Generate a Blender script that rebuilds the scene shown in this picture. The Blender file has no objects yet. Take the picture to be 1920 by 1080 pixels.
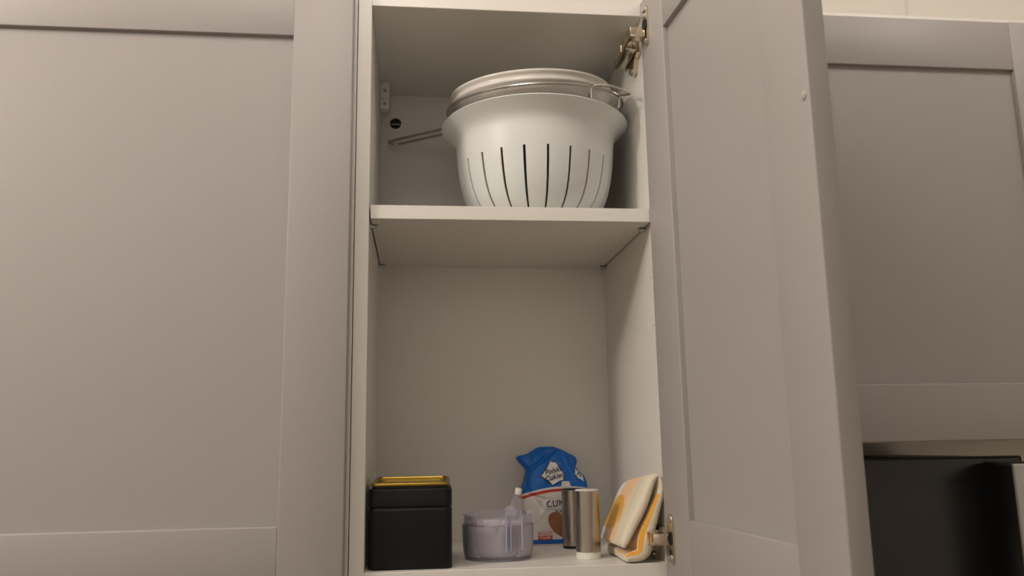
import bpy, bmesh, math, random
from mathutils import Matrix, Vector, Euler

# ------------------------------------------------------------------ camera, light, exposure
sc = bpy.context.scene
COL = sc.collection
CAM = Vector((0.06222, -1.02809, 0.14578))
YAW, PITCH, ROLL, FPX = 0.11318, 0.18342, -0.01709, 1566.8


def cam_axes():
    f = Vector((math.sin(YAW) * math.cos(PITCH), math.cos(YAW) * math.cos(PITCH), math.sin(PITCH)))
    r = Vector((math.cos(YAW), -math.sin(YAW), 0))
    u = r.cross(f)
    c, s = math.cos(ROLL), math.sin(ROLL)
    return c * r + s * u, -s * r + c * u, f


r_, u_, f_ = cam_axes()
cd = bpy.data.cameras.new('camera')
cd.sensor_width = 36
cd.lens = FPX * 36 / 1920
cd.clip_start = 0.02
cd.dof.use_dof = True
cd.dof.focus_distance = 1.13
cd.dof.aperture_fstop = 8.0
cam = bpy.data.objects.new('camera', cd)
COL.objects.link(cam)
cam.matrix_world = Matrix(((r_.x, u_.x, -f_.x, CAM.x), (r_.y, u_.y, -f_.y, CAM.y), (r_.z, u_.z, -f_.z, CAM.z), (0, 0, 0, 1)))
sc.camera = cam

world = bpy.data.worlds.new('world')
sc.world = world
world.use_nodes = True
world.node_tree.nodes['Background'].inputs[0].default_value = (0.9, 0.9, 1.0, 1)
world.node_tree.nodes['Background'].inputs[1].default_value = 0.05


def area(name, loc, target, size, power, color, shape='DISK', size_y=None):
    ld = bpy.data.lights.new(name, 'AREA')
    ld.shape = shape
    ld.size = size
    if size_y:
        ld.size_y = size_y
    ld.energy = power
    ld.color = color
    o = bpy.data.objects.new(name, ld)
    COL.objects.link(o)
    o.location = loc
    d = Vector(target) - Vector(loc)
    o.rotation_euler = d.to_track_quat('-Z', 'Y').to_euler()
    return o




def bulb(name, loc, power, color, r):
    ld = bpy.data.lights.new(name, 'POINT')
    ld.energy = power
    ld.color = color
    ld.shadow_soft_size = r
    o = bpy.data.objects.new(name, ld)
    COL.objects.link(o)
    o.location = loc


bulb('ceiling_lamp_and_fill', (-1.30, -0.85, 1.05), 32.0, (1.0, 0.90, 0.825), 0.11)  # ceiling lamp at the upper left, the main light
bulb('ceiling_lamp_and_fill', (-0.05, -0.52, 1.13), 5.5, (1.0, 0.90, 0.825), 0.12)  # unseen fill bulb, added to even out brightness across the left door
bulb('ceiling_lamp_and_fill', (1.05, -0.52, 1.14), 5.0, (1.0, 0.895, 0.81), 0.10)  # unseen fill bulb, added to brighten the wall at upper right
area('room_fill', (-0.2, -2.45, 0.72), (0.1, 0.0, 0.2), 1.5, 1.2, (0.95, 0.92, 1.0), 'RECTANGLE', 0.7)  # added soft fill from behind the camera, not an actual window

vs = sc.view_settings
vs.view_transform = 'Standard'
vs.look = 'None'
vs.gamma = 1
vs.use_curve_mapping = False
vs.exposure = 0.18

# ------------------------------------------------------------------ materials


def srgb(r, g, b):
    def f(c):
        c /= 255.0
        return c / 12.92 if c <= 0.04045 else ((c + 0.055) / 1.055) ** 2.4
    return (f(r), f(g), f(b), 1)


def mat(name, color, rough=0.5, metal=0.0, grain=0.0, gscale=300, var=0.0, spec=0.5, trans=0.0, ior=1.45, coat=0.0, aniso=0.0):
    m = bpy.data.materials.new(name)
    m.use_nodes = True
    nt = m.node_tree
    b = nt.nodes['Principled BSDF']
    b.inputs['Base Color'].default_value = color
    b.inputs['Roughness'].default_value = rough
    b.inputs['Metallic'].default_value = metal
    b.inputs['Specular IOR Level'].default_value = spec
    b.inputs['Transmission Weight'].default_value = trans
    b.inputs['IOR'].default_value = ior
    b.inputs['Coat Weight'].default_value = coat
    b.inputs['Anisotropic'].default_value = aniso
    tc = nt.nodes.new('ShaderNodeTexCoord')
    nz = nt.nodes.new('ShaderNodeTexNoise')
    nz.inputs['Scale'].default_value = gscale
    nz.inputs['Detail'].default_value = 3
    nt.links.new(tc.outputs['Object'], nz.inputs['Vector'])
    if grain:
        bp = nt.nodes.new('ShaderNodeBump')
        bp.inputs['Strength'].default_value = grain
        bp.inputs['Distance'].default_value = 0.001
        nt.links.new(nz.outputs['Fac'], bp.inputs['Height'])
        nt.links.new(bp.outputs['Normal'], b.inputs['Normal'])
    if var:
        mx = nt.nodes.new('ShaderNodeMix')
        mx.data_type = 'RGBA'
        mx.inputs['A'].default_value = tuple(c * (1 - var) for c in color[:3]) + (1,)
        mx.inputs['B'].default_value = tuple(min(1, c * (1 + var)) for c in color[:3]) + (1,)
        nt.links.new(nz.outputs['Fac'], mx.inputs['Factor'])
        nt.links.new(mx.outputs['Result'], b.inputs['Base Color'])
    return m


M = {}
M['grey'] = mat('grey_lacquer', (0.380, 0.359, 0.345, 1), 0.5, grain=0.05, gscale=900, var=0.03)
M['white'] = mat('white_melamine', (0.80, 0.778, 0.725, 1), 0.36, grain=0.04, gscale=700, var=0.03)
M['wall'] = mat('white_wall_paint', (0.80, 0.77, 0.70, 1), 0.85, grain=0.1, gscale=250)
M['ceil'] = mat('ceiling_paint', (0.82, 0.80, 0.76, 1), 0.9, grain=0.1, gscale=250)
M['floor'] = mat('floor_laminate', (0.30, 0.24, 0.19, 1), 0.5, var=0.15, gscale=12)
M['steel'] = mat('hinge_steel', (0.68, 0.60, 0.47, 1), 0.2, 1.0, grain=0.05, gscale=600)
M['zinc'] = mat('zinc', (0.45, 0.50, 0.50, 1), 0.35, 1.0)
M['dark'] = mat('recess_shade', (0.02, 0.018, 0.015, 1), 0.7)  # near-black standing for the shade inside holes and the hinge cup
M['plastic_white'] = mat('white_plastic', (0.76, 0.79, 0.765, 1), 0.38, spec=0.45, grain=0.02, gscale=400)
M['bowl_white'] = mat('bowl_white_gloss', (0.72, 0.69, 0.63, 1), 0.22)
M['wire'] = mat('stainless_wire', (0.60, 0.58, 0.55, 1), 0.22, 1.0)
M['mesh'] = mat('perforated_steel', (0.55, 0.53, 0.51, 1), 0.30, 1.0)
M['black_tin'] = mat('black_tin', (0.010, 0.009, 0.009, 1), 0.42, grain=0.05, gscale=500, spec=0.25)
M['gold'] = mat('gold_tin', (0.36, 0.24, 0.045, 1), 0.33, 1.0)
M['clear'] = mat('clear_lavender_plastic', (0.94, 0.93, 0.99, 1), 0.12, trans=0.9, ior=1.46)
_m = M['clear']
_nt = _m.node_tree
_b = _nt.nodes['Principled BSDF']
_b.inputs['Transmission Weight'].default_value = 0.0
_b.inputs['Base Color'].default_value = (0.86, 0.84, 0.90, 1)
_t = _nt.nodes.new('ShaderNodeBsdfTransparent')
_t.inputs[0].default_value = (0.975, 0.97, 0.99, 1)
_x = _nt.nodes.new('ShaderNodeMixShader')
_f = _nt.nodes.new('ShaderNodeFresnel')
_f.inputs[0].default_value = 1.5
_a = _nt.nodes.new('ShaderNodeMath')
_a.operation = 'MULTIPLY_ADD'
_a.inputs[1].default_value = 0.8
_a.inputs[2].default_value = 0.14
_nt.links.new(_f.outputs[0], _a.inputs[0])
_nt.links.new(_a.outputs[0], _x.inputs[0])
_nt.links.new(_t.outputs[0], _x.inputs[1])
_nt.links.new(_b.outputs[0], _x.inputs[2])
_nt.links.new(_x.outputs[0], _nt.nodes['Material Output'].inputs[0])
M['rib'] = mat('clear_rib_edge', (0.42, 0.42, 0.55, 1), 0.10, spec=0.8)
M['frost'] = mat('frosted_lavender_plastic', (0.86, 0.83, 0.88, 1), 0.45, trans=0.0, ior=1.4)
M['cap_white'] = mat('cap_white', (0.78, 0.76, 0.68, 1), 0.4)
M['brushed'] = mat('brushed_steel', (0.42, 0.39, 0.36, 1), 0.27, 1.0, aniso=0.5)
M['black'] = mat('black_plastic', (0.008, 0.008, 0.009, 1), 0.35)
M['oven_glass'] = mat('dark_oven_glass', (0.015, 0.015, 0.016, 1), 0.28, spec=0.6)
M['silver'] = mat('silver_paint', (0.50, 0.49, 0.48, 1), 0.45, 0.2)
M['ink'] = mat('navy_ink', srgb(24, 28, 60), 0.5)
M['red'] = mat('red_ink', srgb(200, 48, 38), 0.5)
M['paper'] = mat('label_paper', (0.74, 0.72, 0.70, 1), 0.5)
M['bean'] = mat('brown_print', srgb(150, 98, 72), 0.55, var=0.15, gscale=120)
M['dull'] = mat('dull_steel', (0.30, 0.26, 0.20, 1), 0.45, 1.0)
M['pad'] = mat('bumper_silicone', (0.46, 0.43, 0.40, 1), 0.3)
M['screw'] = mat('screw_zinc', (0.62, 0.62, 0.60, 1), 0.28, 1.0)

# ------------------------------------------------------------------ builders


def finish(bm, name, m, smooth=False, sharp=35):
    bmesh.ops.recalc_face_normals(bm, faces=bm.faces[:])
    me = bpy.data.meshes.new(name)
    if smooth:
        for f in bm.faces:
            f.smooth = True
        for e in bm.edges:
            if len(e.link_faces) == 2 and e.calc_face_angle(0) > math.radians(sharp):
                e.smooth = False
    bm.to_mesh(me)
    bm.free()
    me.materials.append(m)
    o = bpy.data.objects.new(name, me)
    COL.objects.link(o)
    return o


def root_of(p):
    while p.parent:
        p = p.parent
    return p


def part(name, bm, m, parent, smooth=False, local=False, sharp=35):
    """a child mesh; vertices given in world space unless local"""
    if not local:
        bmesh.ops.transform(bm, matrix=root_of(parent).matrix_basis.inverted(), verts=bm.verts[:])
    o = finish(bm, name, m, smooth, sharp)
    o.parent = parent
    return o


def thing(name, label, cat, loc=(0, 0, 0), rot=(0, 0, 0), group=None):
    o = bpy.data.objects.new(name, None)
    o.empty_display_size = 0.02
    COL.objects.link(o)
    o.matrix_basis = Matrix.Translation(loc) @ Euler(rot).to_matrix().to_4x4()
    o['label'] = label
    o['category'] = cat
    if group:
        o['group'] = group
    return o


def struct(name, bm, m):
    o = finish(bm, name, m)
    o['kind'] = 'structure'
    return o


def box(x0, x1, y0, y1, z0, z1, bev=0.0, seg=2, bm=None):
    b = bmesh.new()
    bmesh.ops.create_cube(b, size=1)
    bmesh.ops.transform(b, matrix=Matrix.Translation(((x0 + x1) / 2, (y0 + y1) / 2, (z0 + z1) / 2)) @ Matrix.Diagonal((x1 - x0, y1 - y0, z1 - z0, 1)), verts=b.verts[:])
    if bev:
        bmesh.ops.bevel(b, geom=b.edges[:], offset=bev, segments=seg, affect='EDGES', profile=0.5)
    if bm is None:
        return b
    me = bpy.data.meshes.new('t')
    b.to_mesh(me)
    b.free()
    bm.from_mesh(me)
    bpy.data.meshes.remove(me)
    return bm


def add(bm, other, mtx=None):
    if mtx is not None:
        bmesh.ops.transform(other, matrix=mtx, verts=other.verts[:])
    me = bpy.data.meshes.new('t')
    other.to_mesh(me)
    other.free()
    bm.from_mesh(me)
    bpy.data.meshes.remove(me)
    return bm


def lathe(prof, n=64, c=(0, 0, 0)):
    """revolve (r,z) profile"""
    bm = bmesh.new()
    rings = []
    for r, z in prof:
        if r < 1e-6:
            rings.append([bm.verts.new((c[0], c[1], c[2] + z))])
        else:
            rings.append([bm.verts.new((c[0] + r * math.cos(2 * math.pi * k / n), c[1] + r * math.sin(2 * math.pi * k / n), c[2] + z)) for k in range(n)])
    for a, b in zip(rings, rings[1:]):
        for k in range(n):
            k2 = (k + 1) % n
            if len(a) == 1 and len(b) == 1:
                continue
            if len(a) == 1:
                bm.faces.new((a[0], b[k2], b[k]))
            elif len(b) == 1:
                bm.faces.new((a[k], a[k2], b[0]))
            else:
                bm.faces.new((a[k], a[k2], b[k2], b[k]))
    return bm


def tube(pts, r, n=10, closed=False):
    bm = bmesh.new()
    pts = [Vector(p) for p in pts]
    N = len(pts)
    rings = []
    prev = None
    for i in range(N):
        if closed:
            t = (pts[(i + 1) % N] - pts[i - 1]).normalized()
        else:
            t = (pts[min(i + 1, N - 1)] - pts[max(i - 1, 0)]).normalized()
        if prev is None:
            ref = Vector((0, 0, 1)) if abs(t.z) < 0.9 else Vector((1, 0, 0))
            a = t.cross(ref).normalized()
        else:
            a = (prev - t * prev.dot(t)).normalized()
        prev = a
        b = t.cross(a)
        rings.append([bm.verts.new(pts[i] + r * (math.cos(2 * math.pi * k / n) * a + math.sin(2 * math.pi * k / n) * b)) for k in range(n)])
    for i in range(N if closed else N - 1):
        A, B = rings[i], rings[(i + 1) % N]
        for k in range(n):
            bm.faces.new((A[k], A[(k + 1) % n], B[(k + 1) % n], B[k]))
    if not closed:
        bm.faces.new(rings[0][::-1])
        bm.faces.new(rings[-1])
    return bm


def prism(outline, t, bev=0.0, seg=2):
    """outline in local xy, extruded z 0..t"""
    bm = bmesh.new()
    lo = [bm.verts.new((x, y, 0)) for x, y in outline]
    hi = [bm.verts.new((x, y, t)) for x, y in outline]
    n = len(outline)
    bm.faces.new(lo[::-1])
    bm.faces.new(hi)
    for k in range(n):
        bm.faces.new((lo[k], lo[(k + 1) % n], hi[(k + 1) % n], hi[k]))
    if bev:
        es = [e for e in bm.edges if len({v.co.z for v in e.verts}) == 1]
        bmesh.ops.bevel(bm, geom=es, offset=bev, segments=seg, affect='EDGES', profile=0.5)
    return bm


def cyl(r, p0, p1, n=24, bev=0.0):
    p0, p1 = Vector(p0), Vector(p1)
    d = p1 - p0
    L = d.length
    prof = [(0, 0), (r - bev, 0)] + ([(r, bev), (r, L - bev)] if bev else [(r, L)]) + [(r - bev, L), (0, L)] if bev else [(0, 0), (r, 0), (r, L), (0, L)]
    bm = lathe(prof, n)
    bmesh.ops.transform(bm, matrix=Matrix.Translation(p0) @ d.to_track_quat('Z', 'Y').to_matrix().to_4x4(), verts=bm.verts[:])
    return bm


def cut(o, cutters):
    """boolean-subtract bmeshes (in o's local space) from mesh object o"""
    cb = bmesh.new()
    for c in cutters:
        add(cb, c)
    me = bpy.data.meshes.new('cut')
    cb.to_mesh(me)
    cb.free()
    co = bpy.data.objects.new('cut', me)
    COL.objects.link(co)
    co.matrix_basis = root_of(o).matrix_basis.copy()
    md = o.modifiers.new('b', 'BOOLEAN')
    md.object = co
    md.operation = 'DIFFERENCE'
    md.solver = 'EXACT'
    dg = bpy.context.evaluated_depsgraph_get()
    new = bpy.data.meshes.new_from_object(o.evaluated_get(dg), depsgraph=dg)
    o.modifiers.clear()
    o.data = new
    bpy.data.objects.remove(co)


def bake(o):
    dg = bpy.context.evaluated_depsgraph_get()
    new = bpy.data.meshes.new_from_object(o.evaluated_get(dg), depsgraph=dg)
    o.modifiers.clear()
    o.data = new


def text_bm(s, size, shear=0.0, bold=0.0, align='CENTER'):
    cu = bpy.data.curves.new('txt', 'FONT')
    cu.body = s
    cu.size = size
    cu.shear = shear
    cu.offset = bold
    cu.align_x = align
    cu.align_y = 'CENTER'
    cu.resolution_u = 3
    o = bpy.data.objects.new('txt', cu)
    COL.objects.link(o)
    dg = bpy.context.evaluated_depsgraph_get()
    me = bpy.data.meshes.new_from_object(o.evaluated_get(dg), depsgraph=dg)
    bm = bmesh.new()
    bm.from_mesh(me)
    bpy.data.objects.remove(o)
    bpy.data.meshes.remove(me)
    return bm


# ------------------------------------------------------------------ room
Z_FLOOR, Z_CEIL = -1.33, 1.22
WY = 0.2965
struct('floor', box(-2.4, 1.8, -2.6, WY + 0.1, Z_FLOOR - 0.05, Z_FLOOR), M['floor'])
struct('ceiling', box(-2.4, 1.8, -2.6, WY + 0.1, Z_CEIL, Z_CEIL + 0.05), M['ceil'])
struct('wall_back', box(-2.4, 0.948, WY, WY + 0.1, Z_FLOOR, Z_CEIL), M['wall'])
struct('trim_1', box(0.949, 1.8, WY + 0.003, WY + 0.1, Z_FLOOR, Z_CEIL), M['wall'])
struct('wall_left', box(-2.5, -2.4, -2.6, WY + 0.1, Z_FLOOR, Z_CEIL), M['wall'])
struct('wall_right', box(1.8, 1.9, -2.6, WY + 0.1, Z_FLOOR, Z_CEIL), M['wall'])
struct('wall_front', box(-2.4, 1.8, -2.7, -2.6, Z_FLOOR, Z_CEIL), M['wall'])

# ------------------------------------------------------------------ cabinets
W, D = 0.364, 0.2914
ZT, ZB = 0.7158, 0.0
TOP, BOT = 0.734, -0.018
ZS = 0.4259
DZ0, DZ1 = -0.0165, 0.732
RZ0, RZ1 = 0.0567, 0.6590
STILE = 0.078


def shaker(parent, mtx, width, z0, z1, rz0, rz1, stile=STILE, thick=0.020, left_stile=None):
    """frame-and-panel door. local axes: x along the width, y through the thickness, z up."""
    ls = stile if left_stile is None else left_stile

    def put(name, bm, par):
        bmesh.ops.transform(bm, matrix=mtx, verts=bm.verts[:])
        return part(name, bm, M['grey'], par, smooth=True)
    d = put('door', box(ls - 0.006, width - stile + 0.006, 0.0075, thick - 0.0065, rz0 - 0.006, rz1 + 0.006), parent)
    put('stile', box(0, ls, 0, thick, z0, z1, 0.0017, 3), d)
    put('stile', box(width - stile, width, 0, thick, z0, z1, 0.0017, 3), d)
    put('rail', box(ls - 0.0004, width - stile + 0.0004, 0.0009, thick - 0.0009, z0 + 0.0006, rz0, 0.0018, 3), d)
    put('rail', box(ls - 0.0004, width - stile + 0.0004, 0.0009, thick - 0.0009, rz1, z1 - 0.0006, 0.0014, 2), d)
    return d


def carcass(t, x0, x1, z0, z1, shelf=True):
    for a, b in ((x0, x0 + 0.018), (x1 - 0.018, x1)):
        part('side_panel', box(a, b, 0, D, z0, z1, 0.0006, 1), M['white'], t)
    part('top_panel', box(x0 + 0.018, x1 - 0.018, 0, D, z1 - 0.018, z1, 0.0006, 1), M['white'], t)
    part('bottom_panel', box(x0 + 0.018, x1 - 0.018, 0, D, z0, z0 + 0.018, 0.0006, 1), M['white'], t)
    part('back_panel', box(x0 + 0.001, x1 - 0.001, D, D + 0.004, z0, z1), M['white'], t)


# --- the open cabinet
oc = thing('wall_cabinet', 'narrow white kitchen wall cabinet standing open, holding a colander and pantry things', 'cabinet', (0.182, 0.146, BOT))
part('side_panel', box(-0.0175, 0, 0, D, BOT, TOP, 0.0006, 1), M['white'], oc)
rs = part('side_panel', box(W, W + 0.018, 0, D, BOT, TOP, 0.0006, 1), M['white'], oc)
LI = oc.matrix_basis.inverted()
cutters = []
for y, z in ((0.0155, 0.3555), (0.0138, 0.292), (0.254, 0.3573), (0.2501, 0.2924)):
    c = cyl(0.0021, (W - 0.002, y, z), (W + 0.010, y, z), 14)
    bmesh.ops.transform(c, matrix=LI, verts=c.verts[:])
    cutters.append(c)
cut(rs, cutters)
part('top_panel', box(0, W, 0, D, ZT, TOP, 0.0006, 1), M['white'], oc)
part('bottom_panel', box(0, W, 0, D, BOT, ZB, 0.0006, 1), M['white'], oc)
bp = part('back_panel', box(-0.0165, W + 0.017, D, D + 0.004, BOT, TOP), M['white'], oc)
c = cyl(0.0096, (0.0232, D - 0.01, 0.668), (0.0232, D + 0.02, 0.668), 32)
bmesh.ops.transform(c, matrix=LI, verts=c.verts[:])
cut(bp, [c])
part('shelf', box(0.0019, W - 0.0019, 0.0006, D - 0.0015, ZS, ZS + 0.018, 0.0006, 1), M['white'], oc)
for x, sgn in ((0.0, 1), (W, -1)):
    for y in (0.030, 0.272):
        b = cyl(0.0025, (x, y, ZS - 0.003), (x + sgn * 0.009, y, ZS - 0.003), 14)
        box(min(x + sgn * 0.0015, x + sgn * 0.010), max(x + sgn * 0.0015, x + sgn * 0.010), y - 0.004, y + 0.004, ZS - 0.0012, ZS - 0.0002, 0, 1, b)
        part('shelf_pin', b, M['zinc'], oc, True)
# hanging bracket in the top left back corner
br = part('hanging_bracket', box(0.0002, 0.0147, 0.236, D - 0.0002, 0.6838, ZT - 0.0004, 0.0008, 2), M['cap_white'], oc, True)
b2 = part('bracket_foot', box(0.0002, 0.0147, 0.232, 0.251, 0.6685, 0.6836, 0.0008, 2), M['cap_white'], br, True)
for z, y0 in ((0.7005, 0.236), (0.6760, 0.232)):
    b = lathe([(0.0030, 0.0002), (0.0030, 0.0008), (0.0022, 0.0009), (0.0018, 0.0002), (0, 0.0001)], 20)
    add(b, box(-0.0015, 0.0015, -0.0003, 0.0003, 0.0003, 0.0008))
    add(b, box(-0.0003, 0.0003, -0.0015, 0.0015, 0.0003, 0.0008))
    bmesh.ops.transform(b, matrix=Matrix.Translation((0.0080, y0, z)) @ Matrix.Rotation(math.pi / 2, 4, 'X'), verts=b.verts[:])
    part('screw', b, M['zinc'], br, True)
# suspension rail glimpsed through the hole
sr = bmesh.new()
add(sr, box(0.006, 0.045, D + 0.0042, D + 0.0048, 0.650, 0.690))
part('hole_shade', sr, M['dark'], oc)  # dark sheet behind the hole, stands in for the shade there
part('suspension_rail', tube([(0.012, D + 0.0020, 0.6668), (0.0345, D + 0.0020, 0.6668)], 0.0017, 10), M['dull'], oc, True)

# the open door: hinge line at y = -0.002, swung a little past square
DW = 0.40
s_ = 0.0651
nrm = math.hypot(1, s_)
A = Vector((s_ / nrm, -1 / nrm, 0))
B = Vector((1 / nrm, s_ / nrm, 0))
O = Vector((0.3606, -0.0025, 0))
DM = Matrix(((A.x, B.x, 0, O.x), (A.y, B.y, 0, O.y), (0, 0, 1, 0), (0, 0, 0, 1)))
door = shaker(oc, DM, DW, DZ0, DZ1, RZ0, RZ1)


def on_door(u, t, z):
    return DM @ Vector((u, t, z))


b = lathe([(0.0, 0.0022), (0.0022, 0.0020), (0.0040, 0.0010), (0.0044, 0.0)], 20)
bmesh.ops.transform(b, matrix=DM @ Matrix.Translation((0.392, 0.0, 0.431)) @ Matrix.Rotation(math.pi / 2, 4, 'X'), verts=b.verts[:])
part('bumper_pad', b, M['pad'], door, True)


def hinge(zc, up):
    # oblong cup flange on the inside of the door
    ol = []
    H, wide, nar = 0.0285, 0.0125, 0.0062
    n = 40
    for k in range(n):
        a = 2 * math.pi * k / n
        yy = H * math.sin(a)
        ww = nar + (wide - nar) * max(0, 1 - (abs(yy) / 0.019) ** 2.2) if abs(yy) < 0.019 else nar * math.sqrt(max(0, 1 - ((abs(yy) - 0.019) / (H - 0.019)) ** 2.2))
        if math.cos(a) > 0:
            ww = 0.0080 if abs(yy) < 0.021 else 0.0080 - 0.0060 * ((abs(yy) - 0.021) / (H - 0.021)) ** 2
        ol.append((math.copysign(max(ww, 0.0004), math.cos(a)), yy))
    pl = prism(ol, 0.0026, 0.0006, 2)
    loc = Matrix.Translation((0.0245, 0, zc)) @ Matrix.Rotation(math.pi / 2, 4, 'X')
    bmesh.ops.transform(pl, matrix=DM @ loc, verts=pl.verts[:])
    h = part('hinge', pl, M['steel'], oc, True)
    # cup: raised disc, the well's shade put into its dark colour
    cup = lathe([(0.0068, 0.0024), (0.0076, 0.0036), (0.0068, 0.0036), (0.0062, 0.0029), (0, 0.0029)], 28)
    bmesh.ops.transform(cup, matrix=DM @ loc, verts=cup.verts[:])
    part('hinge_cup', cup, M['dark'], h, True)
    for dz in (-0.0225, 0.0225):
        b = lathe([(0.0046, 0.0022), (0.0044, 0.0038), (0.0030, 0.0046), (0.0016, 0.0040), (0, 0.0038)], 20)
        bmesh.ops.transform(b, matrix=DM @ Matrix.Translation((0.0235, 0, zc + dz)) @ Matrix.Rotation(math.pi / 2, 4, 'X'), verts=b.verts[:])
        part('screw', b, M['screw'], h, True)
    if up:
        zc -= 0.0100
    # arm: a folded channel from the cup to the plate on the side panel
    arm = box(0.3385, 0.3590, -0.0290, -0.0120, zc - 0.0075, zc + 0.0065, 0.0014, 2)
    add(arm, box(0.3385, 0.3440, -0.0150, 0.020, zc - 0.0075, zc + 0.0065, 0.0012, 2))
    part('hinge_arm', arm, M['steel'], h, True)
    body = box(0.3400, 0.3570, 0.006, 0.070, zc - 0.0085, zc + 0.0075, 0.0016, 2)
    add(body, box(0.3375, 0.3405, 0.020, 0.050, zc - 0.0060, zc + 0.0050, 0.0008, 1))
    part('hinge_body', body, M['steel'], h, True)
    pl = prism([(0.010, 0.010), (0.026, 0.013), (0.034, 0.030), (0.045, 0.030), (0.052, 0.013), (0.074, 0.010), (0.074, -0.010), (0.052, -0.013), (0.045, -0.030), (0.034, -0.030), (0.026, -0.013), (0.010, -0.010)], 0.0065, 0.0008, 1)
    bmesh.ops.transform(pl, matrix=Matrix.Translation((W - 0.0002, 0, zc)) @ Matrix(((0, 0, -1, 0), (1, 0, 0, 0), (0, 1, 0, 0), (0, 0, 0, 1))), verts=pl.verts[:])
    part('mounting_plate', pl, M['steel'], h, True)
    for dz in (-0.025, 0.025):
        b = lathe([(0.0040, 0), (0.0038, 0.0016), (0.0024, 0.0024), (0, 0.0020)], 18)
        bmesh.ops.transform(b, matrix=Matrix.Translation((W - 0.0066, 0.0395, zc + dz)) @ Matrix.Rotation(-math.pi / 2, 4, 'Y'), verts=b.verts[:])
        part('screw', b, M['screw'], h, True)


hinge(0.6885, True)
hinge(0.0310, False)

# --- closed cabinet on the left
lc = thing('wall_cabinet', 'grey framed wall cabinet left of the open one, its door shut', 'cabinet', (-0.32, 0.146, BOT))
carcass(lc, -0.6185, -0.0185, BOT, TOP)
shaker(lc, Matrix.Translation((-0.6185, -0.022, 0)), 0.5965, DZ0, DZ1, RZ0, RZ1, 0.0745)

# --- shorter closed cabinet on the right
rc = thing('wall_cabinet', 'short grey framed wall cabinet above the dark microwave, behind the open door', 'cabinet', (0.68, 0.146, 0.138))
carcass(rc, 0.384, 1.404, 0.1385, TOP)  # widened beyond view so that it shades the gap over the microwave
shaker(rc, Matrix.Translation((0.531, -0.022, 0)), 0.434, 0.1385, 0.7185, 0.2115, 0.6465)
shaker(rc, Matrix.Translation((0.968, -0.022, 0)), 0.434, 0.1385, 0.7185, 0.2115, 0.6465)  # unseen second door, added with the wider carcass to block lamp light
part('filler_panel', box(0.404, 0.529, -0.020, -0.001, 0.1385, 0.7185, 0.0010, 2), M['grey'], rc)

# ------------------------------------------------------------------ microwave on its shelf
sh = thing('bracket_shelf', 'plain white wall shelf under the dark microwave', 'shelf', (0.63, 0.14, -0.20))
part('shelf_board', box(0.40, 0.90, -0.01, WY, -0.20, -0.182, 0.0008, 1), M['white'], sh)
for x in (0.45, 0.83):
    b = prism([(0, 0), (0.18, 0), (0.18, -0.012), (0.014, -0.13), (0, -0.13)], 0.014, 0.0008, 1)
    bmesh.ops.transform(b, matrix=Matrix.Translation((x, WY, -0.20)) @ Matrix(((0, 0, 1, 0), (-1, 0, 0, 0), (0, 1, 0, 0), (0, 0, 0, 1))), verts=b.verts[:])
    part('shelf_bracket', b, M['white'], sh)

MY = 0.012
mw = thing('microwave', 'dark glass fronted microwave with a thick silver and black handle, under the right cabinet', 'microwave', (0.63, 0.15, -0.182))
part('body', box(0.400, 0.853, MY + 0.020, 0.285, -0.176, 0.1165, 0.004, 2), M['black'], mw, True)
for x in (0.43, 0.82):
    for y in (0.06, 0.25):
        part('foot', cyl(0.012, (x, y, -0.182), (x, y, -0.175), 18), M['black'], mw, True)
dr = part('door', box(0.402, 0.851, MY, MY + 0.018, -0.172, 0.1185, 0.0025, 2), M['oven_glass'], mw, True)
part('door_frame', tube([(0.404, MY - 0.0002, 0.1162), (0.8490, MY - 0.0002, 0.1162), (0.8490, MY - 0.0002, -0.170), (0.404, MY - 0.0002, -0.170)], 0.0008, 8, True), M['black'], dr, True)
hb = prism([(0, 0), (0.010, 0.0), (0.037, 0.0), (0.050, 0.007), (0.050, 0.050), (0.038, 0.058), (0, 0.058)], 0.2735, 0.006, 4)
# outline x = distance off the door, y = across; z = up
bmesh.ops.transform(hb, matrix=Matrix.Translation((0.7905, MY, -0.162)) @ Matrix(((0, 1, 0, 0), (-1, 0, 0, 0), (0, 0, 1, 0), (0, 0, 0, 1))), verts=hb.verts[:])
hd_ = part('handle', hb, M['black'], mw, True)
hf = box(0.7965, 0.842, MY - 0.0560, MY - 0.0495, -0.160, 0.1100, 0.0030, 4)
part('handle_front', hf, M['silver'], hd_, True)

# ------------------------------------------------------------------ colander
CC = Vector((0.2280, 0.1115, ZS + 0.018))
co = thing('colander', 'white plastic colander with long vertical slots, on the middle shelf', 'colander', CC)
prof = [(0.0, 0.0), (0.040, 0.0), (0.058, 0.0015), (0.068, 0.0055), (0.0775, 0.011), (0.0855, 0.018), (0.0917, 0.026), (0.0964, 0.035), (0.1002, 0.045), (0.1030, 0.056), (0.1053, 0.067), (0.1069, 0.077), (0.1081, 0.0865), (0.1090, 0.096), (0.1098, 0.106), (0.1104, 0.1145), (0.1112, 0.1210), (0.1130, 0.1275), (0.1165, 0.1330), (0.1215, 0.1382), (0.1275, 0.1432), (0.1325, 0.1475)]
SLOT_LO, SLOT_HI = 0.0055, 0.0865
NS = 22
per = 2 * math.pi / NS
az0 = math.radians(-98.3 - 7.0)
sw = math.radians(1.75)
cols = []
for k in range(NS):
    a = az0 + k * per
    cols.append((a - sw / 2, True))
    for q in range(7):
        cols.append((a + sw / 2 + (per - sw) * q / 7, False))
bm = bmesh.new()
rings = []
for r, z in prof:
    if r == 0:
        rings.append(bm.verts.new((0, 0, z)))
    else:
        rings.append([bm.verts.new((r * math.cos(a), r * math.sin(a), z)) for a, _ in cols])
n = len(cols)
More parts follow.
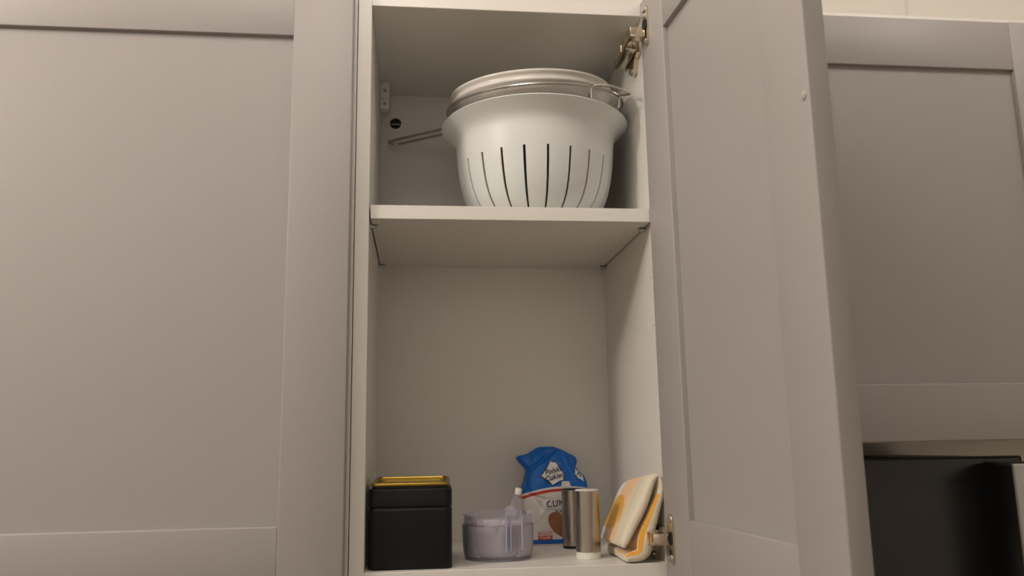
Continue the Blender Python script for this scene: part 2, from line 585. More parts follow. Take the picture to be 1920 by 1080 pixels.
for i in range(len(prof) - 1):
    for k in range(n):
        k2 = (k + 1) % n
        if i == 0:
            bm.faces.new((rings[0], rings[1][k2], rings[1][k]))
            continue
        zl, zh = prof[i][1], prof[i + 1][1]
        if cols[k][1] and zl >= SLOT_LO - 1e-6 and zh <= SLOT_HI + 1e-6:
            continue
        bm.faces.new((rings[i][k], rings[i][k2], rings[i + 1][k2], rings[i + 1][k]))
bmesh.ops.recalc_face_normals(bm, faces=bm.faces[:])
cb = part('basket', bm, M['plastic_white'], co, True, local=True, sharp=80)
md = cb.modifiers.new('s', 'SOLIDIFY')
md.thickness = 0.0024
md.offset = -1
bake(cb)


def sharpen(o, deg):
    b = bmesh.new()
    b.from_mesh(o.data)
    for e in b.edges:
        if len(e.link_faces) == 2 and e.calc_face_angle(0) > math.radians(deg):
            e.smooth = False
    b.to_mesh(o.data)
    b.free()


sharpen(cb, 45)

# ------------------------------------------------------------------ strainer resting in it
tilt = (0.112, -0.050, 0)
SCN = Vector((0.2290, 0.1085, 0.6205))
st = thing('strainer', 'steel mesh strainer with long wire handle, set in the white colander', 'strainer', SCN, tilt)
R = 0.1272
sp = [(R - 0.0008, -0.0005), (0.1255, -0.004), (0.1238, -0.008), (0.1220, -0.012), (0.1198, -0.0165), (0.1172, -0.0215), (0.1135, -0.0275), (0.1085, -0.035), (0.1015, -0.044), (0.0925, -0.053), (0.0815, -0.061), (0.069, -0.068), (0.052, -0.074), (0.030, -0.078), (0.0, -0.079)]
# resample finely for the perforation
fine = []
for (r0, z0), (r1, z1) in zip(sp, sp[1:]):
    L = math.hypot(r1 - r0, z1 - z0)
    q = max(1, round(L / 0.0012))
    for j in range(q):
        fine.append((r0 + (r1 - r0) * j / q, z0 + (z1 - z0) * j / q))
NC = 768
bm = bmesh.new()
rings = [[bm.verts.new((r * math.cos(2 * math.pi * k / NC), r * math.sin(2 * math.pi * k / NC), z)) for k in range(NC)] for r, z in fine[:42]]
for i in range(len(rings) - 1):
    for k in range(NC):
        if i >= 1 and i % 2 == 1 and (k + (2 if (i // 2) % 2 else 0)) % 4 < 2:
            continue
        bm.faces.new((rings[i][k], rings[i][(k + 1) % NC], rings[i + 1][(k + 1) % NC], rings[i + 1][k]))
bs = part('basket', bm, M['mesh'], st, True, local=True, sharp=80)
r0, z0 = fine[41]
part('basket_bottom', lathe([(r, z) for r, z in [(r0, z0)] + [q for q in sp if q[1] < z0 - 0.001]], 96), M['mesh'], bs, True, local=True, sharp=80)
part('rim', tube([(R * math.cos(2 * math.pi * k / 96), R * math.sin(2 * math.pi * k / 96), 0) for k in range(96)], 0.0017, 10, True), M['wire'], st, True, local=True)
# long loop handle to the back left, small hook to the front right
ha = math.radians(141.5)
er = Vector((math.cos(ha), math.sin(ha), 0))
et = Vector((-math.sin(ha), math.cos(ha), 0))
pts = []
hw = 0.0125
L0, L1 = R - 0.001, 0.271
lift = lambda d: Vector((0, 0, -0.0010 - 0.005 * (d - R)))
for d in (L0, 0.16, 0.20, 0.24, L1 - hw):
    pts.append(er * d + et * hw + lift(d))
for k in range(1, 8):
    a = math.pi / 2 - math.pi * k / 8
    d = L1 - hw + hw * math.cos(a)
    pts.append(er * d + et * hw * math.sin(a) + lift(d))
for d in (L1 - hw, 0.24, 0.20, 0.16, L0):
    pts.append(er * d - et * hw + lift(d))
part('handle', tube(pts, 0.0023, 10), M['wire'], st, True, local=True)
ka = math.radians(-45)
kr = Vector((math.cos(ka), math.sin(ka), 0))
kt = Vector((-math.sin(ka), math.cos(ka), 0))
pts = [kr * (R - 0.008) - kt * 0.0345 + Vector((0, 0, -0.016)), kr * (R - 0.008) - kt * 0.0345 + Vector((0, 0, -0.006)), kr * (R - 0.006) - kt * 0.0345 + Vector((0, 0, -0.001))]
for k in range(0, 13):
    a = math.pi * k / 12
    pts.append(kr * (R - 0.002 + 0.026 * math.sin(a) ** 0.7) - kt * 0.033 * math.cos(a) + Vector((0, 0, 0.001 - 0.006 * math.sin(a))))
pts += [kr * (R - 0.006) + kt * 0.0345 + Vector((0, 0, -0.004)), kr * (R - 0.008) + kt * 0.0345 + Vector((0, 0, -0.016))]
part('hook', tube(pts, 0.0017, 10), M['wire'], st, True, local=True)

# ------------------------------------------------------------------ bowl nested in the strainer
bo = thing('mixing_bowl', 'white mixing bowl with ridged rim, nested in the steel strainer', 'bowl', SCN + Vector((-0.005, 0.001, -0.0075)), (0.09, -0.045, 0))
bpz = [(0.0, -0.064), (0.045, -0.064), (0.060, -0.060), (0.078, -0.049), (0.092, -0.034), (0.102, -0.017), (0.108, -0.002), (0.1105, 0.008), (0.1122, 0.0125), (0.1140, 0.0140), (0.1150, 0.0156), (0.1149, 0.0175), (0.1138, 0.0188), (0.1137, 0.0222), (0.1150, 0.0240), (0.1162, 0.0255), (0.1166, 0.0272), (0.1160, 0.0288), (0.1145, 0.0294), (0.1120, 0.0288), (0.1090, 0.010), (0.1055, -0.004), (0.099, -0.019), (0.089, -0.035), (0.075, -0.049), (0.058, -0.058), (0.0, -0.061)]
part('bowl', lathe(bpz, 96), M['bowl_white'], bo, True, local=True, sharp=60)

# ------------------------------------------------------------------ black tin
tin = thing('storage_tin', 'square black tin with a gold lid in the left corner of the cabinet bottom', 'tin', (0.0543, 0.0635, 0.0), (0, 0, math.radians(-1.5)))


def rrect(hx, hy, r, n=6):
    p = []
    for sx, sy, a0 in ((1, 1, 0), (-1, 1, 90), (-1, -1, 180), (1, -1, 270)):
        for k in range(n + 1):
            a = math.radians(a0 + 90 * k / n)
            p.append((sx * (hx - r) + r * math.cos(a), sy * (hy - r) + r * math.sin(a)))
    return p


def loft(sections, cap0=True, cap1=True):
    bm = bmesh.new()
    rr = [[bm.verts.new((x, y, z)) for x, y in ol] for ol, z in sections]
    n = len(rr[0])
    for a, b in zip(rr, rr[1:]):
        for k in range(n):
            bm.faces.new((a[k], a[(k + 1) % n], b[(k + 1) % n], b[k]))
    if cap0:
        bm.faces.new(rr[0][::-1])
    if cap1:
        bm.faces.new(rr[-1])
    return bm


hx = 0.0502
sec = []
for ins, z in ((0.003, 0.0), (0.0006, 0.0008), (0.0, 0.003), (0, 0.0672), (0, 0.0690), (0.0012, 0.0698), (0.0016, 0.0710), (0.0012, 0.0722), (0, 0.0730), (0, 0.0748), (0, 0.0915), (0.0006, 0.0930), (0.0022, 0.0940), (0.0045, 0.0943)):
    sec.append((rrect(hx - ins, hx - ins, 0.009 - min(ins, 0.003)), z))
tb = part('body', loft(sec), M['black_tin'], tin, True, local=True, sharp=70)
b = bmesh.new()
lidsec = []
for ins, z in ((0.0042, 0.0943), (0.0040, 0.0965)):
    lidsec.append((rrect(hx - ins, hx - ins, 0.007), z))
part('lid_neck', loft(lidsec), M['black'], tin, True, local=True, sharp=70)
lidsec = []
for ins, z in ((0.0050, 0.0966), (0.0026, 0.0970), (0.0022, 0.0985), (0.0028, 0.1000), (0.0042, 0.1008), (0.0060, 0.1006), (0.0070, 0.0990), (0.0076, 0.0960), (0.0100, 0.0958), (0.0106, 0.0972), (0.0120, 0.0974), (0.0130, 0.0950), (0.016, 0.0946)):
    lidsec.append((rrect(hx - ins, hx - ins, max(0.0075 - ins * 0.3, 0.003)), z))
lb = loft(lidsec)
bmesh.ops.transform(lb, matrix=Matrix.Translation((0, -hx, 0.0966)) @ Matrix.Rotation(math.radians(2.3), 4, 'X') @ Matrix.Translation((0, hx, -0.0966)), verts=lb.verts[:])
part('lid', lb, M['gold'], tin, True, local=True, sharp=50)

# ------------------------------------------------------------------ clear plastic bowl with cup
pc = thing('plastic_container', 'round clear lavender plastic bowl with an inner cup, between tin and sugar bag', 'container', (0.1660, 0.0955, 0.0))
part('outer_bowl', lathe([(0, 0.0012), (0.0385, 0.0012), (0.040, 0.0), (0.0425, 0.0), (0.0436, 0.004), (0.0452, 0.010), (0.0460, 0.020), (0.0466, 0.0425), (0.0462, 0.0432), (0.0452, 0.0425), (0.0446, 0.020), (0.0438, 0.0105), (0.0420, 0.0045), (0, 0.0035)], 72), M['clear'], pc, True, local=True, sharp=50)
part('inner_cup', lathe([(0, 0.0050), (0.036, 0.0050), (0.0400, 0.0075), (0.0420, 0.012), (0.0425, 0.044), (0.0415, 0.0445), (0.0405, 0.040), (0, 0.040)], 72), M['frost'], pc, True, local=True, sharp=50)
# upper collar with a gap for the spout
def arc_wall(r0, r1, z0, z1, a0, a1, n=48, zs=0.0):
    bm = bmesh.new()
    rows = []
    for k in range(n + 1):
        a = math.radians(a0 + (a1 - a0) * k / n)
        c, s = math.cos(a), math.sin(a)
        dz = zs * k / n
        rows.append([bm.verts.new((r0 * c, r0 * s, z0)), bm.verts.new((r1 * c, r1 * s, z0)), bm.verts.new((r1 * c, r1 * s, z1 + dz)), bm.verts.new((r0 * c, r0 * s, z1 + dz))])
    for a, b in zip(rows, rows[1:]):
        for k in range(4):
            bm.faces.new((a[k], a[(k + 1) % 4], b[(k + 1) % 4], b[k]))
    bm.faces.new(rows[0][::-1])
    bm.faces.new(rows[-1])
    return bm


part('collar', arc_wall(0.0424, 0.0440, 0.043, 0.0555, -48, 240, 72), M['clear'], pc, True, local=True, sharp=50)
part('collar_lip', arc_wall(0.0424, 0.0458, 0.0550, 0.0568, -30, 238, 72), M['clear'], pc, True, local=True, sharp=50)
part('locking_ramp', arc_wall(0.0440, 0.0456, 0.047, 0.0485, 195, 246, 30, 0.004), M['clear'], pc, True, local=True, sharp=50)
part('locking_lug', arc_wall(0.0440, 0.0462, 0.0455, 0.0565, -38, -24, 10), M['clear'], pc, True, local=True, sharp=50)
# spout channel at the front right
sa = math.radians(-70)
SM = Matrix.Translation((0.0455 * math.cos(sa), 0.0455 * math.sin(sa), 0)) @ Matrix.Rotation(sa + math.pi / 2, 4, 'Z')
spt = bmesh.new()
add(spt, box(-0.0125, 0.0125, -0.0024, -0.0010, 0.012, 0.056, 0.0006, 1))
spm = part('spout', (bmesh.ops.transform(spt, matrix=SM, verts=spt.verts[:]), spt)[1], M['clear'], pc, True, local=True)
for x in (-0.0115, -0.0055, 0.0105):
    rb = box(x - 0.0006, x + 0.0006, -0.0050, -0.0012, 0.013, 0.055, 0.0006, 2)
    bmesh.ops.transform(rb, matrix=SM, verts=rb.verts[:])
    part('rib', rb, M['rib'], spm, True, local=True)
tabo = [(0.0088 * math.cos(math.radians(a)), 0.0088 * math.sin(math.radians(a))) for a in range(-20, 201, 10)]
tb_ = prism(tabo + [(-0.0080, -0.010), (0.0080, -0.010)], 0.0020, 0.0005, 2)
bmesh.ops.transform(tb_, matrix=SM @ Matrix.Translation((-0.0040, -0.0010, 0.0600)) @ Matrix.Rotation(math.radians(78), 4, 'X'), verts=tb_.verts[:])
part('thumb_tab', tb_, M['clear'], pc, True, local=True)
wg = prism([(0, 0), (0.012, 0.010), (0.012, 0.014), (-0.010, 0.012), (-0.010, 0.002)], 0.0016, 0.0004, 1)
bmesh.ops.transform(wg, matrix=SM @ Matrix.Translation((-0.0225, 0.0035, 0.0420)) @ Matrix.Rotation(math.radians(90), 4, 'X') @ Matrix.Rotation(math.radians(0), 4, 'Y'), verts=wg.verts[:])
part('side_wing', wg, M['clear'], pc, True, local=True)

pd = thing('plastic_scoop', 'clear tapered plastic paddle with a white tip, sticking out of the clear bowl', 'scoop', (0.1880, 0.108, 0.041))
PM = Matrix.Translation((0.1880, 0.108, 0.041)) @ Matrix.Rotation(math.radians(10), 4, 'Y')
b = loft([(rrect(0.0105, 0.0018, 0.0012, 3), 0.0), (rrect(0.0095, 0.0017, 0.0012, 3), 0.018), (rrect(0.0055, 0.0015, 0.0012, 3), 0.036), (rrect(0.0040, 0.0014, 0.0012, 3), 0.040)])
part('blade', (bmesh.ops.transform(b, matrix=PM, verts=b.verts[:]), b)[1], M['clear'], pd, True)
b = lathe([(0, 0.0372), (0.0040, 0.0372), (0.0046, 0.0380), (0.0046, 0.0450), (0.0040, 0.0462), (0, 0.0465)], 24)
part('tip', (bmesh.ops.transform(b, matrix=PM, verts=b.verts[:]), b)[1], M['cap_white'], pd, True)

# ------------------------------------------------------------------ sugar bag
bag = thing('sugar_bag', 'crumpled blue and white paper bag of sugar with twisted blue top', 'bag', (0.262, 0.238, 0.0))
#        z      xl      xr      yf      yb     n
BS = [(0.000, 0.2165, 0.303, 0.208, 0.268, 7),
      (0.004, 0.2135, 0.3065, 0.2052, 0.271, 7),
      (0.020, 0.2125, 0.3090, 0.204, 0.272, 6),
      (0.045, 0.2125, 0.3105, 0.203, 0.272, 5.5),
      (0.068, 0.2120, 0.3115, 0.204, 0.270, 5),
      (0.076, 0.2135, 0.3120, 0.2045, 0.269, 5),
      (0.088, 0.2180, 0.3110, 0.206, 0.266, 4.5),
      (0.098, 0.2200, 0.3070, 0.208, 0.264, 4),
      (0.104, 0.2215, 0.2990, 0.210, 0.262, 3.5),
      (0.110, 0.2180, 0.2960, 0.212, 0.260, 3.2),
      (0.117, 0.2110, 0.2990, 0.215, 0.257, 3),
      (0.123, 0.2070, 0.2975, 0.218, 0.253, 2.8),
      (0.1265, 0.2095, 0.2930, 0.220, 0.251, 2.6),
      (0.1295, 0.2235, 0.2860, 0.222, 0.249, 2.5),
      (0.134, 0.2310, 0.2790, 0.225, 0.247, 2.4),
      (0.1375, 0.2370, 0.2700, 0.228, 0.244, 2.2),
      (0.1395, 0.2430, 0.2640, 0.231, 0.241, 2)]


def bag_at(z):
    z = min(max(z, 0), 0.1395)
    for a, b in zip(BS, BS[1:]):
        if z <= b[0] + 1e-9:
            t = (z - a[0]) / (b[0] - a[0])
            return [a[i] + (b[i] - a[i]) * t for i in range(6)]
    return list(BS[-1])


def crumple(x, z):
    k = min(1, max(0.0, (z - 0.05) / 0.06))
    a = 0.0006 * math.sin(190 * x + 40 * z) + 0.0005 * math.sin(120 * z - 260 * x + 1)
    def crease(c, w, h):
        return h * math.exp(-(c / w) ** 2)
    b = crease((x - 0.236) * 0.8 + (z - 0.058) * 0.6, 0.003, 0.0022) - crease((x - 0.246) * 0.9 - (z - 0.055) * 0.5, 0.003, 0.0020) + crease((x - 0.222) * 0.3 + (z - 0.072), 0.002, 0.002)
    c = k * (0.0012 * math.sin(210 * x + 90 * z) + 0.0005 * math.sin(330 * z - 260 * x) + crease((x - 0.233) * 0.7 - (z - 0.112), 0.003, 0.003) - crease((x - 0.285) * 0.9 + (z - 0.108) * 0.4, 0.003, 0.003))
    return a + b * max(0.0, min(1.0, (z - 0.032) / 0.012, (0.092 - z) / 0.01)) + c


def bag_front(x, z):
    _, xl, xr, yf, yb, n = bag_at(z)
    u = min(0.998, abs((x - (xl + xr) / 2) / ((xr - xl) / 2)))
    hd2 = (yb - yf) / 2
    return (yf + yb) / 2 - hd2 * (1 - u ** n) ** (1 / n) + crumple(x, z) * (1 - u ** 6)


def bag_mesh():
    bm = bmesh.new()
    NZ, NA = 150, 280
    rr = []
    for i in range(NZ + 1):
        z = 0.1395 * i / NZ
        _, xl, xr, yf, yb, n = bag_at(z)
        ring = []
        for k in range(NA):
            a = 2 * math.pi * k / NA
            c, s = math.cos(a), math.sin(a)
            u = math.copysign(abs(c) ** (2 / n), c)
            v = math.copysign(abs(s) ** (2 / n), s)
            x = (xl + xr) / 2 + u * (xr - xl) / 2
            y = (yf + yb) / 2 + v * (yb - yf) / 2
            wgt = (1 - min(1, abs(u)) ** 6)
            y += crumple(x, z) * wgt if v < 0 else -crumple(x * 1.3, z) * wgt
            ring.append(bm.verts.new((x, y, z)))
        rr.append(ring)
    for a, b in zip(rr, rr[1:]):
        for k in range(NA):
            bm.faces.new((a[k], a[(k + 1) % NA], b[(k + 1) % NA], b[k]))
    bm.faces.new(rr[0][::-1])
    bm.faces.new(rr[-1])
    return bm


m = mat('sugar_paper', (1, 1, 1, 1), 0.42, grain=0.15, gscale=260)
M['bag'] = m
nt = m.node_tree
pb = nt.nodes['Principled BSDF']
tc = [n_ for n_ in nt.nodes if n_.type == 'TEX_COORD'][0]
sx = nt.nodes.new('ShaderNodeSeparateXYZ')
nt.links.new(tc.outputs['Object'], sx.inputs[0])


def mth(op, a, b=None, nt=nt):
    q = nt.nodes.new('ShaderNodeMath')
    q.operation = op
    for i, v in enumerate((a, b)):
        if v is None:
            continue
        if isinstance(v, (int, float)):
            q.inputs[i].default_value = v
        else:
            nt.links.new(v, q.inputs[i])
    return q.outputs[0]


# wavy line between blue top and white body: lower on the left, levelling off to the right (object x runs -0.05..0.05)
wave = mth('MULTIPLY', mth('MULTIPLY', mth('SUBTRACT', 0.012, sx.outputs['X']), mth('SUBTRACT', 0.012, sx.outputs['X'])), -2.8)
zz = mth('DIVIDE', mth('SUBTRACT', sx.outputs['Z'], wave), 0.2)
rmp = nt.nodes.new('ShaderNodeValToRGB')
rmp.color_ramp.interpolation = 'CONSTANT'
blue, wht, red = srgb(0, 98, 188), (0.70, 0.67, 0.64, 1), srgb(196, 52, 36)
els = rmp.color_ramp.elements
els[0].position, els[0].color = 0, wht
els[1].position, els[1].color = 0.0755 / 0.2, red
for pos, colr in ((0.0795, wht), (0.0825, blue)):
    e = els.new(pos / 0.2)
    e.color = colr
nt.links.new(zz, rmp.inputs[0])
rm2 = nt.nodes.new('ShaderNodeValToRGB')
rm2.color_ramp.interpolation = 'CONSTANT'
e2 = rm2.color_ramp.elements
e2[0].position, e2[0].color = 0, wht
e2[1].position, e2[1].color = 0.0022 / 0.2, blue
for pos, colr in ((0.0085, wht),):
    e = e2.new(pos / 0.2)
    e.color = colr
nt.links.new(mth('DIVIDE', sx.outputs['Z'], 0.2), rm2.inputs[0])
mx = nt.nodes.new('ShaderNodeMix')
mx.data_type = 'RGBA'
nt.links.new(mth('GREATER_THAN', sx.outputs['Z'], 0.03), mx.inputs['Factor'])
nt.links.new(rm2.outputs[0], mx.inputs['A'])
nt.links.new(rmp.outputs[0], mx.inputs['B'])
nt.links.new(mx.outputs['Result'], pb.inputs['Base Color'])
paper = part('paper', bag_mesh(), M['bag'], bag, True, sharp=60)


def on_bag(name, bm, m, cx, cz, off=0.0004, rot=0.0, sub=0):
    """wrap a flat print (local xy) on the bag's front at (cx, cz)"""
    if sub:
        bmesh.ops.triangulate(bm, faces=bm.faces[:])
        bmesh.ops.subdivide_edges(bm, edges=bm.edges[:], cuts=sub, use_grid_fill=True)
    c, s = math.cos(rot), math.sin(rot)
    for v in bm.verts:
        x = cx + v.co.x * c - v.co.y * s
        z = cz + v.co.x * s + v.co.y * c
        v.co = Vector((x, bag_front(x, z) - off, z))
    return part(name, bm, m, paper)


def flat(ol):
    bm = bmesh.new()
    bm.faces.new([bm.verts.new((x, y, 0)) for x, y in ol])
    return bm


def curvy(ol, bulge=0.12, n=5):
    out = []
    for (x0, y0), (x1, y1) in zip(ol, ol[1:] + ol[:1]):
        mx_, my_ = (x0 + x1) / 2 * (1 - bulge), (y0 + y1) / 2 * (1 - bulge)
        for k in range(n):
            t = k / n
            out.append(((1 - t) ** 2 * x0 + 2 * t * (1 - t) * mx_ + t * t * x1, (1 - t) ** 2 * y0 + 2 * t * (1 - t) * my_ + t * t * y1))
    return out


kite = [(-0.0172, -0.0030), (-0.0020, 0.0180), (0.0052, 0.0165), (0.0165, -0.0010), (0.0150, -0.0085), (-0.0010, -0.0160)]
LG = (0.2582, 0.1008)
on_bag('logo_border', flat(curvy([(x * 1.09, y * 1.09) for x, y in kite])), M['ink'], *LG, off=0.0010, sub=3)
on_bag('logo_field', flat(curvy(kite)), M['paper'], *LG, off=0.0014, sub=3)
on_bag('logo_word', text_bm('Polski', 0.0105, 0.35, 0.0001), M['ink'], LG[0] - 0.0005, LG[1] + 0.0040, 0.0023, math.radians(14))
on_bag('logo_word', text_bm('Cukier', 0.0105, 0.35, 0.0001), M['ink'], LG[0] + 0.0010, LG[1] - 0.0048, 0.0023, math.radians(14))
on_bag('side_logo_field', flat(curvy([(-0.006, 0.009), (0.005, -0.001), (0.0055, -0.010), (-0.004, -0.004), (-0.0075, 0.001)])), M['paper'], 0.2985, 0.0985, 0.0014, sub=2)
on_bag('side_logo_word', text_bm('Po', 0.0085, 0.3, 0.0001), M['ink'], 0.2975, 0.0985, 0.0019, math.radians(-20))
on_bag('title_word', text_bm('CUKIER', 0.0132, 0.0, 0.0000, 'LEFT'), M['ink'], 0.2460, 0.0575, 0.0011, math.radians(4))
on_bag('title_rule', flat([(0, 0), (0.055, 0.0), (0.055, 0.0004), (0, 0.0004)]), M['ink'], 0.2475, 0.0500, 0.0011, math.radians(4), 3)
on_bag('subtitle_word', text_bm('BIAŁY', 0.0072, 0.0, 0.0, 'LEFT'), M['ink'], 0.2595, 0.0468, 0.0011, math.radians(4))
ell = []
for k in range(40):
    a = 2 * math.pi * k / 40
    ell.append((0.0220 * math.cos(a), (0.0115 - 0.0025 * math.cos(a)) * math.sin(a)))
on_bag('picture_print', flat(ell), M['bean'], 0.2660, 0.0275, 0.0011, math.radians(-52), 3)
on_bag('stamp_border', flat([(-0.0102, -0.0058), (0.0102, -0.0058), (0.0102, 0.0058), (-0.0102, 0.0058)]), M['red'], 0.2440, 0.0142, 0.0011, math.radians(2), 3)
on_bag('stamp_field', flat([(-0.0096, 0.0002), (0.0096, 0.0002), (0.0096, 0.0053), (-0.0096, 0.0053)]), M['paper'], 0.2440, 0.0142, 0.0016, math.radians(2), 2)
on_bag('stamp_word', text_bm('PRODUKT', 0.0040, 0, 0.00008), M['red'], 0.2440, 0.0169, 0.0020, math.radians(2))
on_bag('stamp_word', text_bm('POLSKI', 0.0052, 0, 0.00008), M['paper'], 0.2440, 0.0114, 0.0016, math.radians(2))
on_bag('top_patch', flat([(-0.0065, -0.0035), (0.0080, -0.0035), (0.0055, 0.0045), (-0.0055, 0.0052)]), M['paper'], 0.2760, 0.0850, 0.0007, 0, 2)

# ------------------------------------------------------------------ steel shakers
def shaker_tube(label, x, y, r, h, base_h, base_m, top_m, base_r):
    t = thing('shaker', label, 'shaker', (x, y, 0), group='steel salt and pepper shakers')
    part('tube', lathe([(0, base_h), (r - 0.0006, base_h), (r, base_h + 0.0006), (r, h - 0.0022), (r - 0.0005, h - 0.0016), (0, h - 0.0016)], 64), M['brushed'], t, True, local=True)
    part('base', lathe([(0, 0), (base_r - 0.0006, 0), (base_r, 0.0006), (base_r, base_h * 0.45), (base_r - 0.0004, base_h * 0.5), (base_r - 0.0004, base_h), (0, base_h)], 64), base_m, t, True, local=True)
    part('top', lathe([(0, h - 0.0016), (r - 0.0008, h - 0.0016), (r - 0.0008, h - 0.0004), (r - 0.0014, h), (0, h)], 64), top_m, t, True, local=True)
    for k in range(7):
        a = 2 * math.pi * k / 6
        q = 0.0 if k == 6 else 0.005
        part('hole', cyl(0.0008, (q * math.cos(a), q * math.sin(a), h - 0.0002), (q * math.cos(a), q * math.sin(a), h + 0.00015), 10), M['dark'], t, local=True)  # flat dark disc, the hole's shade is put into its colour


shaker_tube('steel cylinder shaker with a black base, the rear one of two', 0.2800, 0.1735, 0.0157, 0.0810, 0.0032, M['black'], M['black'], 0.0155)
shaker_tube('steel cylinder shaker with a white base, the front one of two', 0.2785, 0.0635, 0.0157, 0.0855, 0.0085, M['cap_white'], M['cap_white'], 0.0158)

# ------------------------------------------------------------------ folded towel
tw = thing('towel', 'folded cream terry towel with orange stripes leaning in the right corner', 'towel', (0.335, 0.062, 0))
#  centre line of the fold at the front end: x, z, half thickness
TC = [(0.3060, 0.0185, 0.0042), (0.3120, 0.0270, 0.0062), (0.3210, 0.0435, 0.0072), (0.3305, 0.0620, 0.0074), (0.3400, 0.0820, 0.0070), (0.3465, 0.0960, 0.0062), (0.3525, 0.1040, 0.0052), (0.3580, 0.1030, 0.0048), (0.3590, 0.0930, 0.0046), (0.3560, 0.0785, 0.0052), (0.3498, 0.0610, 0.0076), (0.3428, 0.0440, 0.0094), (0.3365, 0.0300, 0.0112), (0.3345, 0.0160, 0.0118), (0.3290, 0.0092, 0.0088), (0.3215, 0.0078, 0.0074), (0.3150, 0.0068, 0.0062), (0.3105, 0.0062, 0.0052)]
NT = len(TC)
ST = [0.0, 0.004, 0.012, 0.030, 0.050, 0.072, 0.092, 0.108, 0.118, 0.122]
bm = bmesh.new()
lay_u = bm.verts.layers.float.new('tu')
lay_v = bm.verts.layers.float.new('tv')
lay_s = bm.verts.layers.float.new('ts')
rows = []
for j, yv in enumerate(ST):
    endk = {0: 0.5, 1: 0.88, len(ST) - 2: 0.8, len(ST) - 1: 0.35}.get(j, 1.0)
    f = yv / 0.122
    hs = 1.0 - 0.14 * f - 0.30 * max(0, f - 0.70) ** 1.3
    left, right = [], []
    for i, (x, z, h) in enumerate(TC):
        px, pz, _ = TC[max(i - 1, 0)]
        qx, qz, _ = TC[min(i + 1, NT - 1)]
        tx, tz = qx - px, qz - pz
        L = math.hypot(tx, tz)
        nx, nz_ = -tz / L, tx / L
        hh = h * endk
        cz = z * hs if z > 0.02 else z * (0.5 + 0.5 * hs)
        cx = x + 0.0022 - 0.012 * f * min(1, max(0, z - 0.02) / 0.08) - 0.001 * f
        w = 0.0010 * math.sin(60 * yv + 5 * i) + 0.0007 * math.sin(170 * yv + 2.3 * i)
        left.append((cx + nx * hh + w, cz + nz_ * hh))
        right.append((cx - nx * hh + w, cz - nz_ * hh))
    row = []
    for i, (x, z) in enumerate(left):
        v = bm.verts.new((x, 0.0002 + yv, max(z, 0.0008)))
        v[lay_u], v[lay_v], v[lay_s] = i / (NT - 1), f, 0
        row.append(v)
    for i in range(NT - 1, -1, -1):
        x, z = right[i]
        v = bm.verts.new((x, 0.0002 + yv, max(z, 0.0008)))
        v[lay_u], v[lay_v], v[lay_s] = i / (NT - 1), f, 1
        row.append(v)
    rows.append(row)
n = 2 * NT
for a, b in zip(rows, rows[1:]):
    for k in range(n):
        bm.faces.new((a[k], a[(k + 1) % n], b[(k + 1) % n], b[k]))
for row, flip in ((rows[0], False), (rows[-1], True)):
    for i in range(NT - 1):
        q = (row[i], row[i + 1], row[n - 2 - i], row[n - 1 - i])
        bm.faces.new(q[::-1] if flip else q)
m = mat('terry_towel', (0.7, 0.66, 0.56, 1), 0.95, grain=1.0, gscale=600, spec=0.1)
M['towel'] = m
nt = m.node_tree
pb = nt.nodes['Principled BSDF']
pb.inputs['Sheen Weight'].default_value = 0.3


def attr(n_):
    q = nt.nodes.new('ShaderNodeAttribute')
    q.attribute_name = n_
    return q.outputs['Fac']


def mm(op, a, b=None):
    return mth(op, a, b, nt)


def mixc(fac, a, b):
    q = nt.nodes.new('ShaderNodeMix')
    q.data_type = 'RGBA'
    nt.links.new(fac, q.inputs['Factor'])
    for nm_, v in (('A', a), ('B', b)):
        if isinstance(v, tuple):
            q.inputs[nm_].default_value = v
        else:
            nt.links.new(v, q.inputs[nm_])
    return q.outputs['Result']


def band(x, a, b, soft=0.02):
    q = nt.nodes.new('ShaderNodeMapRange')
    q.inputs['From Min'].default_value, q.inputs['From Max'].default_value = a - soft, a + soft
    nt.links.new(x, q.inputs['Value'])
    p = nt.nodes.new('ShaderNodeMapRange')
    p.inputs['From Min'].default_value, p.inputs['From Max'].default_value = b - soft, b + soft
    p.inputs['To Min'].default_value, p.inputs['To Max'].default_value = 1, 0
    nt.links.new(x, p.inputs['Value'])
    return mm('MULTIPLY', q.outputs[0], p.outputs[0])


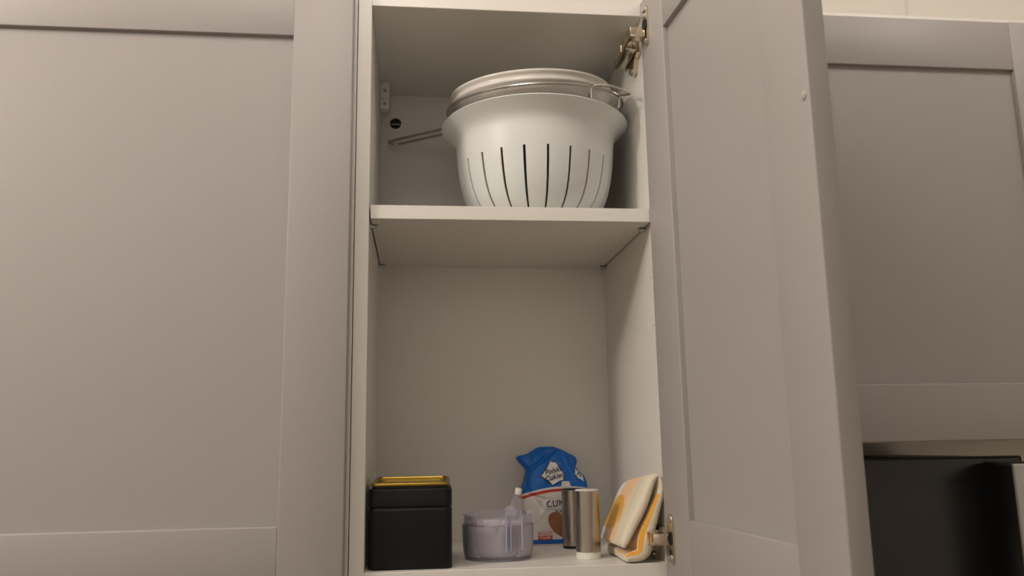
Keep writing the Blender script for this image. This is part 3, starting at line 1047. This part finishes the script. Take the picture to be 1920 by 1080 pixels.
U, V, S = attr('tu'), attr('tv'), attr('ts')
nzv = nt.nodes.new('ShaderNodeTexNoise')
nzv.inputs['Scale'].default_value = 160
tcn = [n_ for n_ in nt.nodes if n_.type == 'TEX_COORD'][0]
nt.links.new(tcn.outputs['Object'], nzv.inputs['Vector'])
Vn = mm('ADD', V, mm('MULTIPLY', mm('SUBTRACT', nzv.outputs['Fac'], 0.5), 0.05))
cream, peach, white_, orange, yellow = (0.82, 0.74, 0.58, 1), (0.92, 0.60, 0.34, 1), (0.84, 0.84, 0.85, 1), (0.86, 0.42, 0.06, 1), (0.80, 0.42, 0.02, 1)
outer = mm('SUBTRACT', 1.0, S)
leftleaf = mm('MULTIPLY', outer, mm('LESS_THAN', U, 0.5))
c1 = mixc(mm('MULTIPLY', leftleaf, band(Vn, 0.32, 0.72, 0.035)), cream, peach)
c2 = mixc(mm('MULTIPLY', leftleaf, band(Vn, 0.72, 2.0, 0.03)), c1, white_)
du = mm('MULTIPLY', mm('SUBTRACT', U, 0.16), 4.0)
dv = mm('SUBTRACT', Vn, 0.72)
rr_ = mm('ADD', mm('MULTIPLY', du, du), mm('MULTIPLY', dv, dv))
wvy = nt.nodes.new('ShaderNodeTexNoise')
wvy.inputs['Scale'].default_value = 300
nt.links.new(tcn.outputs['Object'], wvy.inputs['Vector'])
blob = mm('LESS_THAN', mm('ADD', rr_, mm('MULTIPLY', mm('SUBTRACT', wvy.outputs['Fac'], 0.5), 0.16)), 0.10)
c3 = mixc(mm('MULTIPLY', leftleaf, blob), c2, yellow)
mark = mm('MULTIPLY', mm('MULTIPLY', band(Vn, 0.17, 0.28, 0.02), band(U, 0.15, 0.33, 0.02)), mm('GREATER_THAN', mm('SINE', mm('ADD', mm('MULTIPLY', U, 190.0), mm('MULTIPLY', V, 70.0))), 0.15))
c3 = mixc(mm('MULTIPLY', mm('MULTIPLY', leftleaf, mark), 0.55), c3, (0.62, 0.54, 0.22, 1))
# inside of the fold: orange pile, then fine orange stripes towards the hem
stripe = mm('GREATER_THAN', mm('SINE', mm('MULTIPLY', V, 110.0)), -0.25)
sfield = mm('MULTIPLY', stripe, mm('MULTIPLY', mm('GREATER_THAN', S, 0.90), mm('MULTIPLY', mm('GREATER_THAN', U, 0.52), mm('LESS_THAN', V, 0.40))))
c4 = mixc(sfield, c3, orange)
nt.links.new(c4, pb.inputs['Base Color'])
to = part('cloth', bm, M['towel'], tw, True, sharp=180)
md = to.modifiers.new('s', 'SUBSURF')
md.levels = md.render_levels = 2
bake(to)
